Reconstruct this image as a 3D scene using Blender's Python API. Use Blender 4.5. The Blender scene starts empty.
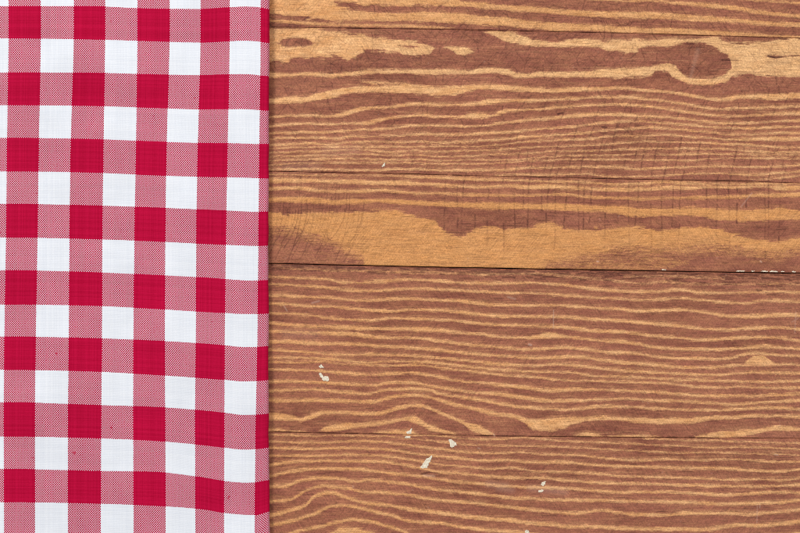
import bpy, math, random
import numpy as np

random.seed(7); rng = np.random.default_rng(7)
SC = bpy.context.scene
C = SC.collection
S = 0.00045            # metres per unit of the drawing grid (the view is 800 x 533 units, 36 cm wide)
CX, CY = 400.0, 266.5
H = 0.50
def wx(px): return (px - CX) * S
def wy(py): return -(py - CY) * S

# ------------------------------------------------------------------ camera
cam = bpy.data.cameras.new('camera'); cam.lens = 50; cam.sensor_width = 36
cam.clip_start = 0.01; cam.clip_end = 50
camo = bpy.data.objects.new('camera', cam); C.objects.link(camo)
camo.location = (0, 0, H); SC.camera = camo

# ------------------------------------------------------------------ light (studio: soft boxes, no sky)
w = bpy.data.worlds.new('World'); SC.world = w; w.use_nodes = True
bg = w.node_tree.nodes['Background']; bg.inputs[0].default_value = (0.97, 0.98, 1.0, 1); bg.inputs[1].default_value = 0.48
def area(name, loc, size, power, col, target=(0, 0, 0)):
    l = bpy.data.lights.new(name, 'AREA'); l.shape = 'RECTANGLE'; l.size, l.size_y = size
    l.energy = power; l.color = col
    o = bpy.data.objects.new(name, l); C.objects.link(o); o.location = loc
    from mathutils import Vector
    o.rotation_euler = (Vector(target) - Vector(loc)).to_track_quat('-Z', 'Y').to_euler()
    return o
area('softbox', (-0.9, 1.15, 1.25), (0.5, 0.5), 24.0, (1.0, 0.985, 0.96))
area('fill_softbox', (1.3, -0.5, 1.5), (1.0, 1.0), 8.0, (0.97, 0.98, 1.0))
SC.cycles.use_denoising = False
SC.cycles.pixel_filter_type = 'BLACKMAN_HARRIS'; SC.cycles.filter_width = 1.0
SC.view_settings.view_transform = 'Standard'; SC.view_settings.look = 'None'
SC.view_settings.exposure = 0.0; SC.view_settings.gamma = 1.0; SC.view_settings.use_curve_mapping = False

# ------------------------------------------------------------------ node helpers
class NT:
    def __init__(s, name):
        s.m = bpy.data.materials.new(name); s.m.use_nodes = True
        s.t = s.m.node_tree; s.n = s.t.nodes; s.b = s.n['Principled BSDF']
    def put(s, sock, v):
        if v is None: return
        if isinstance(v, bpy.types.NodeSocket): s.t.links.new(v, sock)
        elif isinstance(v, (tuple, list)) and len(v) == 3 and sock.type == 'RGBA': sock.default_value = (*v, 1)
        else: sock.default_value = v
    def math(s, op, a, b=None, c=None, clamp=False):
        n = s.n.new('ShaderNodeMath'); n.operation = op; n.use_clamp = clamp
        s.put(n.inputs[0], a); s.put(n.inputs[1], b); s.put(n.inputs[2], c); return n.outputs[0]
    def mix(s, f, a, b, mode='MIX'):
        n = s.n.new('ShaderNodeMix'); n.data_type = 'RGBA'; n.blend_type = mode
        s.put(n.inputs[0], f); s.put(n.inputs[6], a); s.put(n.inputs[7], b); return n.outputs[2]
    def noise(s, vec, scale, detail=3, rough=0.55, dist=0.0):
        n = s.n.new('ShaderNodeTexNoise'); s.put(n.inputs['Vector'], vec)
        n.inputs['Scale'].default_value = scale; n.inputs['Detail'].default_value = detail
        n.inputs['Roughness'].default_value = rough; n.inputs['Distortion'].default_value = dist
        return n.outputs['Fac']
    def map(s, vec, sc=(1, 1, 1), loc=(0, 0, 0), rot=(0, 0, 0)):
        n = s.n.new('ShaderNodeMapping'); s.put(n.inputs['Vector'], vec)
        n.inputs['Scale'].default_value = sc; n.inputs['Location'].default_value = loc; n.inputs['Rotation'].default_value = rot
        return n.outputs[0]
    def rng(s, v, a, b, c=0.0, d=1.0, smooth=False):
        n = s.n.new('ShaderNodeMapRange'); n.clamp = True
        if smooth: n.interpolation_type = 'SMOOTHSTEP'
        s.put(n.inputs[0], v); s.put(n.inputs[1], a); s.put(n.inputs[2], b); s.put(n.inputs[3], c); s.put(n.inputs[4], d)
        return n.outputs[0]
    def attr(s, name):
        n = s.n.new('ShaderNodeAttribute'); n.attribute_name = name; return n.outputs['Fac']
    def grid_coord(s):
        n = s.n.new('ShaderNodeTexCoord'); return s.map(n.outputs['Object'], (1/S, 1/S, 1/S))
    def bump(s, h, strength, dist):
        n = s.n.new('ShaderNodeBump'); n.inputs['Strength'].default_value = strength
        n.inputs['Distance'].default_value = dist; s.put(n.inputs['Height'], h); s.t.links.new(n.outputs[0], s.b.inputs['Normal'])

# ------------------------------------------------------------------ wood material
def wood_material():
    k = NT('stained_pine'); co = k.grid_coord()
    sd = k.attr('grain'); scr = k.attr('scratch'); warm = k.attr('warmth'); wear = k.attr('wear')
    rag = k.noise(k.map(co, (0.16, 1.0, 1)), 1.0, 4, 0.7)             # ragged fibre ends
    fine = k.noise(k.map(co, (0.45, 1.6, 1)), 1.0, 3, 0.75)
    a = k.math('MULTIPLY_ADD', k.math('SUBTRACT', rag, 0.5), 4.6, sd)
    a = k.math('MULTIPLY_ADD', k.math('SUBTRACT', fine, 0.5), 3.6, a)
    halo = k.attr('halo')
    f = k.math('MULTIPLY_ADD', k.rng(a, -0.75, 1.0), 0.82, k.math('MULTIPLY', k.rng(k.math('MULTIPLY_ADD', k.math('SUBTRACT', rag, 0.5), 3.0, halo), -2.2, 1.7), 0.18))
    streak = k.noise(k.map(co, (0.018, 0.42, 1), (5, 2, 0)), 1.0, 4, 0.62)
    f = k.math('ADD', f, k.rng(streak, 0.28, 0.72, -0.25, 0.17), clamp=True)
    # slow tone changes
    big = k.noise(k.map(co, (0.012, 0.03, 1)), 1.0, 3, 0.5)
    mid = k.noise(k.map(co, (0.05, 0.16, 1)), 1.0, 4, 0.6)
    grit = k.noise(co, 0.75, 4, 0.8)
    fib = k.noise(k.map(co, (0.10, 1.6, 1)), 1.0, 3, 0.7)
    pores = k.noise(k.map(co, (0.06, 1.1, 1), (37, 11, 0)), 1.0, 2, 0.6)
    dark = k.mix(k.rng(big, 0.35, 0.65), (0.232, 0.072, 0.043), (0.34, 0.117, 0.071))
    dark = k.mix(k.rng(mid, 0.38, 0.68, 0, 0.55), dark, (0.44, 0.175, 0.086))
    light = k.mix(k.rng(mid, 0.3, 0.7), (0.71, 0.34, 0.13), (0.90, 0.51, 0.235))
    light = k.mix(warm, light, (0.64, 0.275, 0.085))
    light = k.mix(k.rng(k.math('MULTIPLY', warm, -1), 0, 1), light, (0.90, 0.56, 0.27))
    # stain caught in the light wood's pores
    light = k.mix(k.rng(pores, 0.55, 0.70, 0, 0.5), light, (0.36, 0.15, 0.06))
    col = k.mix(f, dark, light)
    v = k.rng(grit, 0.3, 0.7, 0.66, 1.36)
    v2 = k.rng(fib, 0.25, 0.75, 0.68, 1.32)
    h1 = k.noise(k.map(k.map(co, rot=(0, 0, math.radians(58))), (0.07, 0.95, 1)), 1.0, 2, 0.6)      # saw-tooth hatch, two directions
    h2 = k.noise(k.map(k.map(co, rot=(0, 0, math.radians(-52))), (0.06, 0.85, 1), (9, 5, 0)), 1.0, 2, 0.6)
    wh = k.rng(k.noise(k.map(co, (0.011, 0.016, 1), (3, 8, 0)), 1.0, 1, 0.5), 0.4, 0.6)
    hh = k.math('ADD', k.math('MULTIPLY', h1, wh), k.math('MULTIPLY', h2, k.math('SUBTRACT', 1.0, wh)))
    v3 = k.rng(hh, 0.3, 0.7, 0.84, 1.16)
    vv = k.math('MULTIPLY', k.math('MULTIPLY', v, v2), v3)
    n = k.n.new('ShaderNodeCombineColor'); 
    for i in range(3): k.put(n.inputs[i], vv)
    col = k.mix(1.0, col, n.outputs[0], 'MULTIPLY')
    cut = k.mix(1.0, col, (0.26, 0.20, 0.24), 'MULTIPLY')
    col = k.mix(k.math('MULTIPLY', k.math('MULTIPLY', scr, 1.35), k.rng(f, 0.2, 0.9, 1.0, 0.62), clamp=True), col, cut)
    col = k.mix(k.math('MULTIPLY', wear, 0.75, clamp=True), col, (0.76, 0.52, 0.40))
    k.put(k.b.inputs['Base Color'], col)
    k.put(k.b.inputs['Roughness'], k.rng(f, 0, 1, 0.58, 0.46))
    k.b.inputs['Specular IOR Level'].default_value = 0.20
    hgt = k.math('ADD', k.math('MULTIPLY', f, 0.5), k.math('ADD', k.math('MULTIPLY', grit, 0.5), k.math('MULTIPLY', fib, 0.5)))
    hgt = k.math('SUBTRACT', hgt, k.math('MULTIPLY', scr, 1.0))
    k.bump(hgt, 0.55, 0.00016)
    return k.m
WOOD = wood_material()

def plain(name, col, rough=0.7, var=0.1, scale=0.4):
    k = NT(name); co = k.grid_coord(); n = k.noise(co, scale, 4, 0.6)
    c = k.mix(k.rng(n, 0.3, 0.7), tuple(x*(1-var) for x in col), tuple(min(1, x*(1+var)) for x in col))
    k.put(k.b.inputs['Base Color'], c); k.b.inputs['Roughness'].default_value = rough
    k.bump(n, 0.4, 0.0002); return k.m
PAINT = plain('chalky_paint', (0.84, 0.70, 0.54), 0.75, 0.30, 0.55)
BACK = plain('raw_dark_board', (0.05, 0.025, 0.018), 0.8)

# ------------------------------------------------------------------ the grain, drawn band by band
# each point is (X, top, bottom) on a magnified tile; R picks the tile row, the three lists are its three tiles
YO = {0: 0, 1: 100, 2: 200, 3: 310, 4: 413}
XO = (265, 440, 620)
Z = 800/180.0
def B(board, segs, cap=9, sign=1, warm=0):
    pts = []
    for (r, t, lst) in segs:
        for p in lst: pts.append((XO[t-1] + p[0]/Z, YO[r] + p[1]/Z, YO[r] + p[2]/Z, t))
    pts.sort()
    q = [pts[0]]
    for p in pts[1:]:
        if p[3] != q[-1][3] and p[0] - q[-1][0] < 9: q[-1] = tuple((a+b)/2 for a, b in zip(p, q[-1]))   # tiles meet here
        elif p[0] - q[-1][0] > 1.2: q.append(p)
    q = [p[:3] for p in q]
    return (board, np.array(q), cap, sign)
def LN(board, r, th, *tiles):
    """a thin line: (X, centre) points per tile, th = thickness"""
    segs = []
    for t, lst in enumerate(tiles):
        segs.append((r, t+1, [(x, y - th/2, y + th/2) for x, y in lst]))
    return B(board, segs)
BANDS = []
A_ = BANDS.append
# ---- board 0 (top)
A_(B(0, [(0,1,[(20,-60,58),(200,-60,82),(270,-30,88),(330,28,92),(450,52,92),(600,58,95),(760,50,97)]),
         (0,2,[(0,60,102),(100,62,105),(200,72,112),(300,80,120),(400,90,128),(500,98,135),(600,108,138),(700,112,140),(780,118,144)]),
         (0,3,[(0,118,148),(100,122,148),(200,125,152),(300,130,155),(400,135,160),(500,140,162),(600,148,165),(700,155,166),(800,160,170)])]))
A_(B(0, [(0,1,[(240,-40,-10),(330,-40,8),(450,-40,22),(600,-40,28),(760,-40,26)]),
         (0,2,[(0,-20,28),(100,5,30),(200,12,40),(300,22,48),(400,30,55),(500,38,62),(600,45,70),(700,50,77),(780,54,80)]),
         (0,3,[(0,52,80),(100,50,82),(200,58,85),(300,65,92),(400,72,100),(500,80,102),(600,92,112),(700,98,118),(800,100,122)])]))
A_(B(0, [(0,1,[(20,85,97),(200,98,112),(350,108,118),(600,112,122),(760,118,126)]), (0,2,[(60,124,125)])]))
A_(B(0, [(0,2,[(600,-8,-6),(700,-8,4)]),(0,3,[(0,-4,8),(150,0,9),(250,5,20),(400,15,35),(500,25,45),(600,42,60),(700,55,72),(800,65,80)])]))
A_(B(0, [(0,3,[(430,-10,-8),(600,-8,5),(700,2,12),(800,8,20)])]))
# ---- board 1
A_(B(1, [(0,1,[(20,128,275),(100,125,272),(130,122,260),(200,126,255),(260,134,260),(310,142,246),(370,147,264),(420,153,245),(460,163,226),(520,170,228),(600,178,240),(670,182,250),(730,200,243),(752,212,214)])]))
A_(B(1, [(0,1,[(60,194,196),(85,172,205),(140,168,212),(190,175,205),(215,192,194)])], sign=-1))
A_(B(1, [(0,1,[(600,200,202),(640,203,210),(675,208,209)])], sign=-1))
A_(B(1, [(0,2,[(20,207,212),(60,205,228),(90,208,248),(115,212,246),(150,230,234)])]))
A_(B(1, [(0,2,[(195,140,143),(240,138,160),(290,138,185),(340,145,195),(380,160,200),(420,178,205),(470,182,205),(520,188,208),(570,178,210),(620,172,208),(700,178,212),(740,182,225),(790,175,232)]),
         (0,3,[(0,178,235),(60,175,232),(110,178,210),(150,180,205),(200,172,212),(250,170,200),(300,172,190),(360,170,190),(400,168,200),(430,168,215),(460,185,238),(490,193,262),(503,195,332),(580,192,326),(640,190,342),(670,184,343),(700,174,345),(800,172,345)])]))
A_(B(1, [(0,3,[(655,247,250),(690,246,262),(720,250,256),(760,246,250)])], sign=-1))
A_(B(1, [(0,1,[(20,322,348),(100,328,342),(200,320,338),(290,328,345),(370,320,338),(450,312,330),(600,310,326),(700,308,332),(760,308,334)]),
         (0,2,[(0,305,332),(60,312,330),(130,315,330),(180,303,328),(240,302,325),(300,308,335),(350,325,348),(400,325,347),(450,318,342),(550,320,345),(620,318,342),(700,312,342),(780,308,345)]),
         (0,3,[(0,302,345),(60,300,342),(140,293,335),(160,290,315),(210,282,318),(240,290,345),(270,320,360),(310,348,375),(360,352,378),(400,350,378),(450,338,370),(480,320,362),(500,300,340),(520,260,335)])]))
A_(B(1, [(0,1,[(20,440,462),(100,432,460),(180,430,455),(250,408,442),(300,402,435),(380,388,415),(430,382,410),(520,385,412),(620,375,415),(700,380,420),(760,386,430)]),
         (0,2,[(0,385,432),(60,385,425),(130,378,405),(220,375,398),(300,380,405),(400,388,410),(500,392,412),(600,388,408),(700,388,405),(780,383,400)]),
         (0,3,[(0,386,402),(100,393,408),(200,400,415),(280,410,425),(350,425,440),(400,435,448),(480,432,450),(540,422,440),(620,420,440),(700,418,445),(800,412,440)])]))
A_(B(1, [(0,1,[(430,362,366),(520,363,378),(580,368,380),(620,374,380)])], cap=0.1))
A_(B(1, [(0,1,[(20,515,525),(100,512,522),(200,508,520),(270,512,522),(340,500,520),(400,482,502),(450,475,490),(530,472,484),(600,462,478),(680,455,470),(760,460,474)]),
         (0,2,[(0,460,475),(80,462,472),(160,455,470),(220,442,465),(300,440,455),(400,440,455),(500,438,448),(600,432,445),(700,428,438),(780,428,440)]),
         (0,3,[(0,425,440),(100,432,445),(200,445,455),(300,460,472),(380,475,486),(450,480,490),(550,475,487),(650,472,484),(800,467,478)])]))
def R1(b, *t): A_(B(b, [(1, i+1, l) for i, l in enumerate(t) if l]))
R1(1, [(20,110,122),(100,105,115),(200,100,110),(300,105,115),(380,98,108),(450,95,110),(500,82,102),(550,75,85),(620,68,80),(700,60,75),(760,66,78)],
   [(0,70,82),(100,70,82),(150,60,82),(200,62,82),(230,65,76),(270,48,65),(300,42,56),(400,38,50),(500,30,42),(600,22,33),(700,17,28),(780,16,28)],
   [(0,14,26),(100,20,32),(200,35,45),(300,48,60),(400,62,73),(480,68,78),(560,66,76),(650,60,72),(700,55,68),(800,50,68)])
R1(1, [(20,145,156),(100,142,152),(200,138,150),(270,140,150),(350,132,142),(420,128,138),(500,125,135),(570,120,130),(640,110,122),(700,108,118),(760,108,118)],
   [(0,110,120),(100,112,122),(200,108,118),(270,98,110),(350,88,100),(400,82,94),(480,75,90),(550,68,82),(620,60,78),(700,58,73),(780,58,72)],
   [(0,58,72),(80,65,78),(200,72,82),(300,80,92),(400,93,102),(500,100,108),(600,98,106),(700,90,100),(800,86,98)])
R1(1, [(20,170,178),(100,165,175),(200,165,174),(300,168,178),(380,158,168),(450,158,166),(550,153,163),(650,150,160),(720,146,158),(770,150,160)],
   [(0,150,160),(100,150,160),(200,142,154),(300,138,150),(400,128,138),(480,122,132),(560,115,125),(640,108,118),(720,98,110),(780,92,104)],
   [(0,90,102),(80,90,100),(200,98,108),(300,106,116),(400,115,124),(500,120,128),(600,122,132),(700,115,126),(800,115,125)])
R1(1, [(20,195,205),(120,190,200),(200,188,198),(300,195,203),(350,185,193),(430,180,190),(500,182,190),(600,183,192),(700,180,190),(770,184,194)],
   [(0,185,195),(100,182,192),(200,175,186),(300,168,178),(370,158,170),(450,155,165),(550,150,160),(650,142,153),(720,132,142),(780,126,138)],
   [(0,128,138),(60,124,134),(120,118,128),(200,122,132),(300,130,140),(400,140,148),(480,150,158),(600,150,156),(700,142,152),(800,142,152)])
R1(1, [(20,213,219),(200,208,214),(350,205,212),(500,205,214),(650,205,212),(770,203,210)],
   [(0,203,210),(150,203,210),(300,192,200),(400,180,190),(500,176,184),(600,172,182),(700,165,174),(780,156,166)],
   [(0,154,163),(100,155,165),(200,150,160),(300,158,168),(400,165,172),(500,172,182),(600,168,182),(700,165,185),(800,165,182)])
R1(1, [(20,232,238),(200,225,232),(400,218,225),(500,222,232),(580,228,236),(650,220,228),(770,225,232)],
   [(0,225,233),(150,222,229),(300,215,222),(400,208,215),(500,203,210),(600,200,208),(700,196,203),(780,190,198)],
   [(0,188,196),(120,182,190),(200,184,190),(300,184,192),(400,188,196),(500,192,202),(580,194,206),(650,200,212),(720,207,216),(800,208,216)])
R1(1, [(20,250,255),(150,245,251),(300,240,246),(450,238,244),(550,245,252),(650,242,248),(770,248,254)],
   [(0,246,253),(150,245,251),(250,238,244),(350,236,244),(450,228,234),(550,224,230),(700,222,228),(780,216,224)],
   [(0,215,223),(150,213,221),(300,212,220),(400,212,220),(500,218,226),(600,225,233),(700,228,236),(800,228,236)])
R1(1, [(20,268,273),(150,263,269),(300,258,266),(450,258,264),(550,262,268),(700,262,270),(770,268,274)],
   [(0,266,272),(150,262,268),(300,262,268),(400,258,263),(500,248,254),(600,243,249),(700,243,249),(780,242,248)],
   [(0,240,246),(100,237,242),(200,240,248),(280,236,248),(400,236,244),(500,238,244),(600,238,246),(700,238,244),(800,240,246)])
R1(1, [(20,285,290),(150,278,284),(250,278,282),(350,276,282),(500,275,282),(600,276,284),(770,282,288)],
   [(0,282,288),(150,282,288),(300,275,282),(400,265,273),(480,266,272),(600,262,268),(780,260,267)],
   [(0,260,268),(150,262,270),(300,264,272),(400,260,266),(500,256,262),(600,256,264),(800,256,263)])
R1(1, [(20,305,313),(100,303,312),(200,302,312),(300,305,315),(400,309,318),(500,308,318),(600,302,313),(700,304,314),(770,306,318)],
   [(0,307,318),(100,307,318),(200,308,318),(300,305,316),(400,297,307),(500,295,306),(600,293,303),(780,294,304)],
   [(0,296,306),(80,302,312),(200,297,307),(300,294,303),(400,288,299),(500,290,300),(600,293,303),(700,292,303),(800,284,296)])
A_(B(1, [(1,2,[(250,334,335),(350,328,336),(450,330,340),(550,328,336),(650,326,334),(780,334,342)]),
         (1,3,[(0,338,346),(100,336,344),(200,333,341),(300,325,333),(400,322,330),(500,326,334),(600,328,336),(700,320,330),(800,312,320)])]))
A_(B(1, [(1,3,[(590,352,353),(700,345,352),(800,332,340)])]))
# ---- board 2
R1(2, [(20,328,334),(250,332,338),(400,332,338),(600,333,341),(700,335,348),(770,338,352)],
   [(0,338,352),(100,342,358),(200,348,362),(300,350,362),(400,355,365),(500,357,368),(600,358,370),(700,365,376),(780,370,382)],
   [(0,370,382),(100,365,378),(180,358,372),(300,362,374),(450,370,378),(600,368,378),(800,372,378)])
R1(2, [(20,345,370),(200,350,368),(300,355,372),(400,355,375),(500,360,378),(600,358,380),(700,365,382),(770,370,385)],
   [(0,370,388),(100,378,390),(200,380,395),(300,375,390),(400,378,398),(480,375,395),(560,380,398),(650,388,402),(780,390,408)],
   [(0,390,408),(100,388,405),(200,382,402),(300,385,400),(400,382,392),(500,380,396),(650,382,390),(720,380,405),(800,382,400)])
R1(2, [(20,388,402),(150,385,400),(230,395,410),(300,400,414),(400,400,415),(500,395,408),(600,402,416),(700,408,420),(770,408,420)],
   [(0,408,422),(100,413,426),(200,418,430),(300,418,430),(400,420,430),(450,415,425),(550,413,425),(650,425,438),(780,430,442)],
   [(0,430,445),(100,432,446),(200,430,442),(300,428,442),(400,422,440),(500,425,440),(600,418,432),(700,415,435),(800,410,430)])
A_(B(2, [(1,1,[(20,432,452),(100,430,455),(200,432,460),(300,445,465),(400,440,462),(500,440,455),(600,443,465),(700,450,470),(770,452,475)]),
         (2,2,[(0,10,28),(100,12,35),(200,10,40),(300,12,42),(400,18,42),(500,15,45),(600,18,50),(700,22,52),(780,25,60)]),
         (2,3,[(0,28,72),(100,36,75),(200,38,72),(300,32,70),(400,38,82),(500,45,90),(600,42,95),(720,35,90),(800,45,88)])]))
A_(B(2, [(2,1,[(20,58,112),(150,62,135),(230,60,158),(300,60,182),(350,57,215),(400,52,235),(435,50,250),(450,48,320),(540,48,320),(640,55,320),(680,80,320),(740,86,320),(775,108,320)]),
         (2,2,[(0,120,330),(30,148,330),(60,160,330),(100,163,330),(130,150,330),(170,125,330),(220,120,330),(300,125,330),(400,120,330),(450,103,330),(480,107,285),(520,112,268),(570,128,258),(640,130,248),(720,125,234),(785,122,210)]),
         (2,3,[(0,120,210),(80,122,210),(170,132,214),(250,128,212),(300,122,208),(380,122,203),(440,130,203),(500,150,208),(560,165,216),(640,182,230),(700,182,232),(750,178,226),(800,168,215)])]))
A_(B(2, [(2,2,[(440,280,330),(560,262,330),(700,250,330),(780,262,318)]),(2,3,[(0,262,312),(120,258,308),(220,262,300),(300,270,285)])], cap=-0.1))
A_(B(2, [(2,1,[(20,105,220),(150,130,240),(300,175,300),(430,235,320),(460,260,320)])], cap=-0.9))
# ---- board 3
A_(B(3, [(2,1,[(60,297,300),(130,305,310),(250,308,314),(300,312,318),(450,310,318),(560,316,324),(700,318,328),(760,322,328)]),
         (2,2,[(40,326,329),(150,330,334),(190,328,338),(250,328,332),(400,325,332),(480,325,335),(560,335,345),(650,342,352),(750,350,358),(785,354,362)]),
         (2,3,[(0,362,372),(100,366,374),(200,360,370),(300,368,378),(420,372,378),(600,372,378),(700,370,376),(800,374,378)])], cap=0.0))
A_(B(3, [(2,3,[(20,336,342),(100,338,342),(220,335,342),(280,336,346),(400,345,352),(460,348,352)])], cap=0.1))
def RR(b, *segs): A_(B(b, list(segs)))
RR(3, (2,1,[(20,338,348),(100,340,350),(200,344,354),(280,348,358),(340,360,372),(420,362,372),(500,355,370),(600,350,362),(700,350,360),(770,353,366)]),
   (2,2,[(0,353,368),(100,362,374),(200,362,376),(300,365,378),(400,362,374),(450,365,376),(540,370,382),(620,380,395),(700,390,404),(780,396,410)]),
   (2,3,[(0,400,415),(100,402,415),(200,398,410),(270,393,405),(350,405,418),(450,410,420),(600,406,416),(700,403,414),(800,405,418)]))
RR(3, (2,1,[(20,370,380),(100,372,382),(200,378,390),(300,385,397),(400,395,408),(500,398,408),(600,390,402),(700,388,400),(770,392,404)]),
   (2,2,[(0,392,404),(100,398,410),(200,402,415),(300,408,420),(400,408,418),(500,412,424),(600,422,434),(700,430,440),(780,432,443)]),
   (2,3,[(0,434,446),(80,440,450),(200,434,446),(270,430,442),(380,440,452),(450,448,460),(550,454,464),(640,442,456),(720,442,456),(800,448,460)]))
RR(3, (2,1,[(20,418,430),(100,420,432),(200,425,438),(300,428,440),(380,440,452),(450,442,455),(550,435,448),(650,435,446),(770,438,452)]),
   (2,2,[(0,438,450),(80,440,455),(160,452,468),(250,460,475),(400,462,475),(500,462,475),(620,468,480),(700,475,488),(780,478,490)]),
   (2,3,[(0,476,492),(80,488,502),(180,485,498),(270,482,495),(380,495,508),(500,510,525),(600,510,528),(700,502,520),(800,508,522)]))
RR(3, (2,1,[(20,455,468),(100,458,470),(200,465,478),(300,468,480),(380,475,488),(500,485,500),(580,490,503),(650,482,494),(770,482,495)]),
   (2,2,[(0,485,500),(100,492,508),(200,504,518),(300,510,524),(450,513,525),(560,515,528),(640,520,533),(780,525,540)]),
   (3,3,[(0,42,58),(100,50,64),(200,58,72),(300,68,82),(400,80,92),(480,82,96),(560,75,90),(640,72,88),(700,72,84),(800,80,92)]))
def R3(*t): A_(B(3, [(3, i+1, l) for i, l in enumerate(t) if l]))
R3([(20,8,20),(120,12,24),(200,20,30),(280,28,40),(400,38,50),(480,38,50),(560,32,44),(650,32,46),(770,38,50)],
   [(0,36,50),(60,40,54),(120,48,62),(200,55,68),(300,62,75),(400,65,77),(500,68,80),(600,75,90),(700,85,100),(780,88,104)],
   [(0,88,104),(80,100,112),(180,112,126),(260,118,130),(350,128,140),(450,122,136),(550,116,130),(650,116,128),(720,120,132),(800,130,144)])
R3([(20,48,64),(100,58,72),(200,65,80),(300,68,84),(400,70,88),(500,76,92),(600,76,92),(700,78,96),(770,82,100)],
   [(0,82,104),(80,92,106),(200,104,118),(320,118,128),(420,116,130),(480,100,128),(560,112,126),(650,122,136),(720,132,144),(780,132,148)],
   [(0,130,150),(80,145,160),(150,158,172),(250,166,180),(350,168,182),(450,170,182),(550,162,176),(640,154,170),(700,160,172),(800,166,180)])
R3([(20,88,102),(120,92,104),(200,95,108),(300,95,112),(400,98,118),(470,110,126),(550,118,130),(640,118,130),(770,126,144)],
   [(0,132,148),(80,142,156),(160,152,164),(280,160,174),(380,170,182),(480,165,178),(560,160,174),(650,168,182),(720,180,192),(780,184,198)],
   [(0,180,196),(80,190,202),(150,200,212),(230,208,220),(330,210,224),(420,212,224),(500,206,220),(550,192,208),(600,184,198),(660,188,200),(720,198,208),(800,200,212)])
A_(B(3, [(3,3,[(550,240,242),(580,215,245),(610,200,245),(640,202,245),(670,225,245),(700,240,242)])]))
R3([(20,132,148),(120,135,150),(220,140,156),(320,142,156),(420,148,160),(500,155,168),(600,158,172),(700,165,180),(770,170,186)],
   [(0,172,188),(80,182,196),(180,190,206),(300,200,212),(400,205,220),(500,205,220),(600,200,214),(700,212,226),(780,222,238)],
   [(0,228,242),(80,232,246),(200,242,256),(300,250,262),(400,250,262),(500,242,254),(580,238,250),(660,236,250),(740,236,248),(800,240,252)])
R3([(20,172,184),(120,178,190),(220,186,196),(320,192,202),(420,194,206),(500,192,206),(600,196,208),(700,200,212),(770,208,222)],
   [(0,206,220),(100,218,230),(200,228,242),(300,236,250),(420,242,254),(500,236,248),(600,240,254),(700,252,264),(780,260,272)],
   [(0,264,276),(120,270,282),(200,275,286),(300,280,292),(420,284,294),(520,276,288),(600,272,284),(700,274,288),(800,276,290)])
R3([(20,208,218),(150,206,216),(250,210,222),(350,218,228),(450,230,240),(550,222,232),(640,224,234),(720,226,238),(770,232,244)],
   [(0,232,246),(80,240,252),(160,250,262),(300,262,272),(400,268,280),(500,270,280),(600,274,286),(700,290,300),(780,292,302)],
   [(0,290,302),(150,298,308),(250,304,316),(350,306,318),(450,308,320),(560,312,323),(650,314,326),(800,308,322)])
R3([(20,228,236),(150,228,238),(260,226,236),(350,234,242),(450,238,248),(550,244,252),(680,240,250),(770,250,258)],
   [(0,256,266),(100,264,274),(200,276,286),(300,286,296),(400,292,302),(500,302,314),(600,308,318),(700,312,322),(780,312,322)],
   [(0,316,326),(120,320,330),(220,322,332),(320,335,345),(420,340,350),(540,336,346),(640,340,352),(740,342,354),(800,340,350)])
R3([(20,258,270),(120,262,274),(200,262,274),(300,268,282),(400,278,292),(480,284,294),(560,276,290),(640,274,286),(720,282,294),(770,290,302)],
   [(0,295,310),(80,308,320),(200,318,332),(320,330,346),(420,342,360),(500,350,368),(600,346,362),(700,348,360),(780,352,364)],
   [(0,350,364),(100,358,370),(200,362,376),(300,370,382),(380,376,390),(480,374,388),(580,376,388),(680,372,386),(800,366,380)])
R3([(20,312,326),(120,310,322),(200,314,326),(300,320,334),(400,325,338),(480,330,340),(560,316,330),(640,316,330),(720,328,340),(770,338,350)],
   [(0,338,352),(80,350,362),(160,360,372),(260,366,382),(360,380,398),(440,392,408),(520,396,412),(620,396,410),(700,390,404),(780,388,402)],
   [(0,390,402),(100,394,406),(200,398,410),(300,402,414),(420,408,420),(500,414,426),(580,410,422),(680,402,414),(800,396,410)])
R3([(20,352,366),(120,350,362),(220,348,360),(300,355,368),(400,362,376),(450,366,378),(520,352,366),(600,345,360),(660,345,358),(740,352,366),(775,362,376)],
   [(0,368,380),(80,378,392),(160,390,404),(240,404,418),(320,420,434),(400,428,442),(480,434,446),(560,436,448),(640,430,444),(720,420,436),(780,420,434)],
   [(0,424,436),(100,428,440),(200,434,446),(320,438,450),(440,440,452),(560,434,446),(660,428,440),(800,434,448)])
RR(3, (3,1,[(20,392,410),(120,398,412),(200,394,410),(300,394,412),(400,400,414),(480,402,416),(540,385,402),(600,375,390),(660,372,386),(720,378,392),(770,390,404)]),
   (3,2,[(0,394,412),(60,412,430),(120,424,440),(200,442,462),(260,454,472),(330,464,482)]),
   (4,2,[(380,20,50),(420,25,78),(480,25,78),(540,20,75),(580,18,55),(640,18,40),(720,12,32),(780,18,36)]),
   (4,3,[(0,20,35),(80,20,45),(160,25,50),(240,22,50),(320,20,48),(400,15,32),(500,12,28),(600,6,22),(700,8,22),(800,10,26)]))
RR(3, (3,1,[(20,455,492),(60,458,490),(120,468,492),(160,480,496),(190,470,490),(220,460,480),(260,450,465),(340,448,462),(420,452,468),(500,452,468),(540,442,460),(600,425,445),(650,415,430),(700,418,435),(760,440,456)]),
   (3,2,[(0,450,465),(60,475,490),(110,495,512),(150,508,545),(200,526,556),(235,548,556)]))
RR(3, (4,1,[(20,68,80),(80,72,82),(140,78,84),(175,82,84)]))
RR(3, (4,1,[(245,78,82),(270,60,84),(320,48,80),(400,45,68),(480,40,60),(560,30,48),(620,18,35),(660,15,45),(700,35,60),(740,55,80),(770,64,86)]), (4,2,[(0,68,86),(40,80,94),(70,93,95)]))
RR(3, (4,1,[(490,85,88),(560,76,94),(640,75,96),(685,90,96)]))
RR(3, (4,2,[(600,98,100),(650,88,108),(700,92,108),(720,103,106)]))
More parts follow.
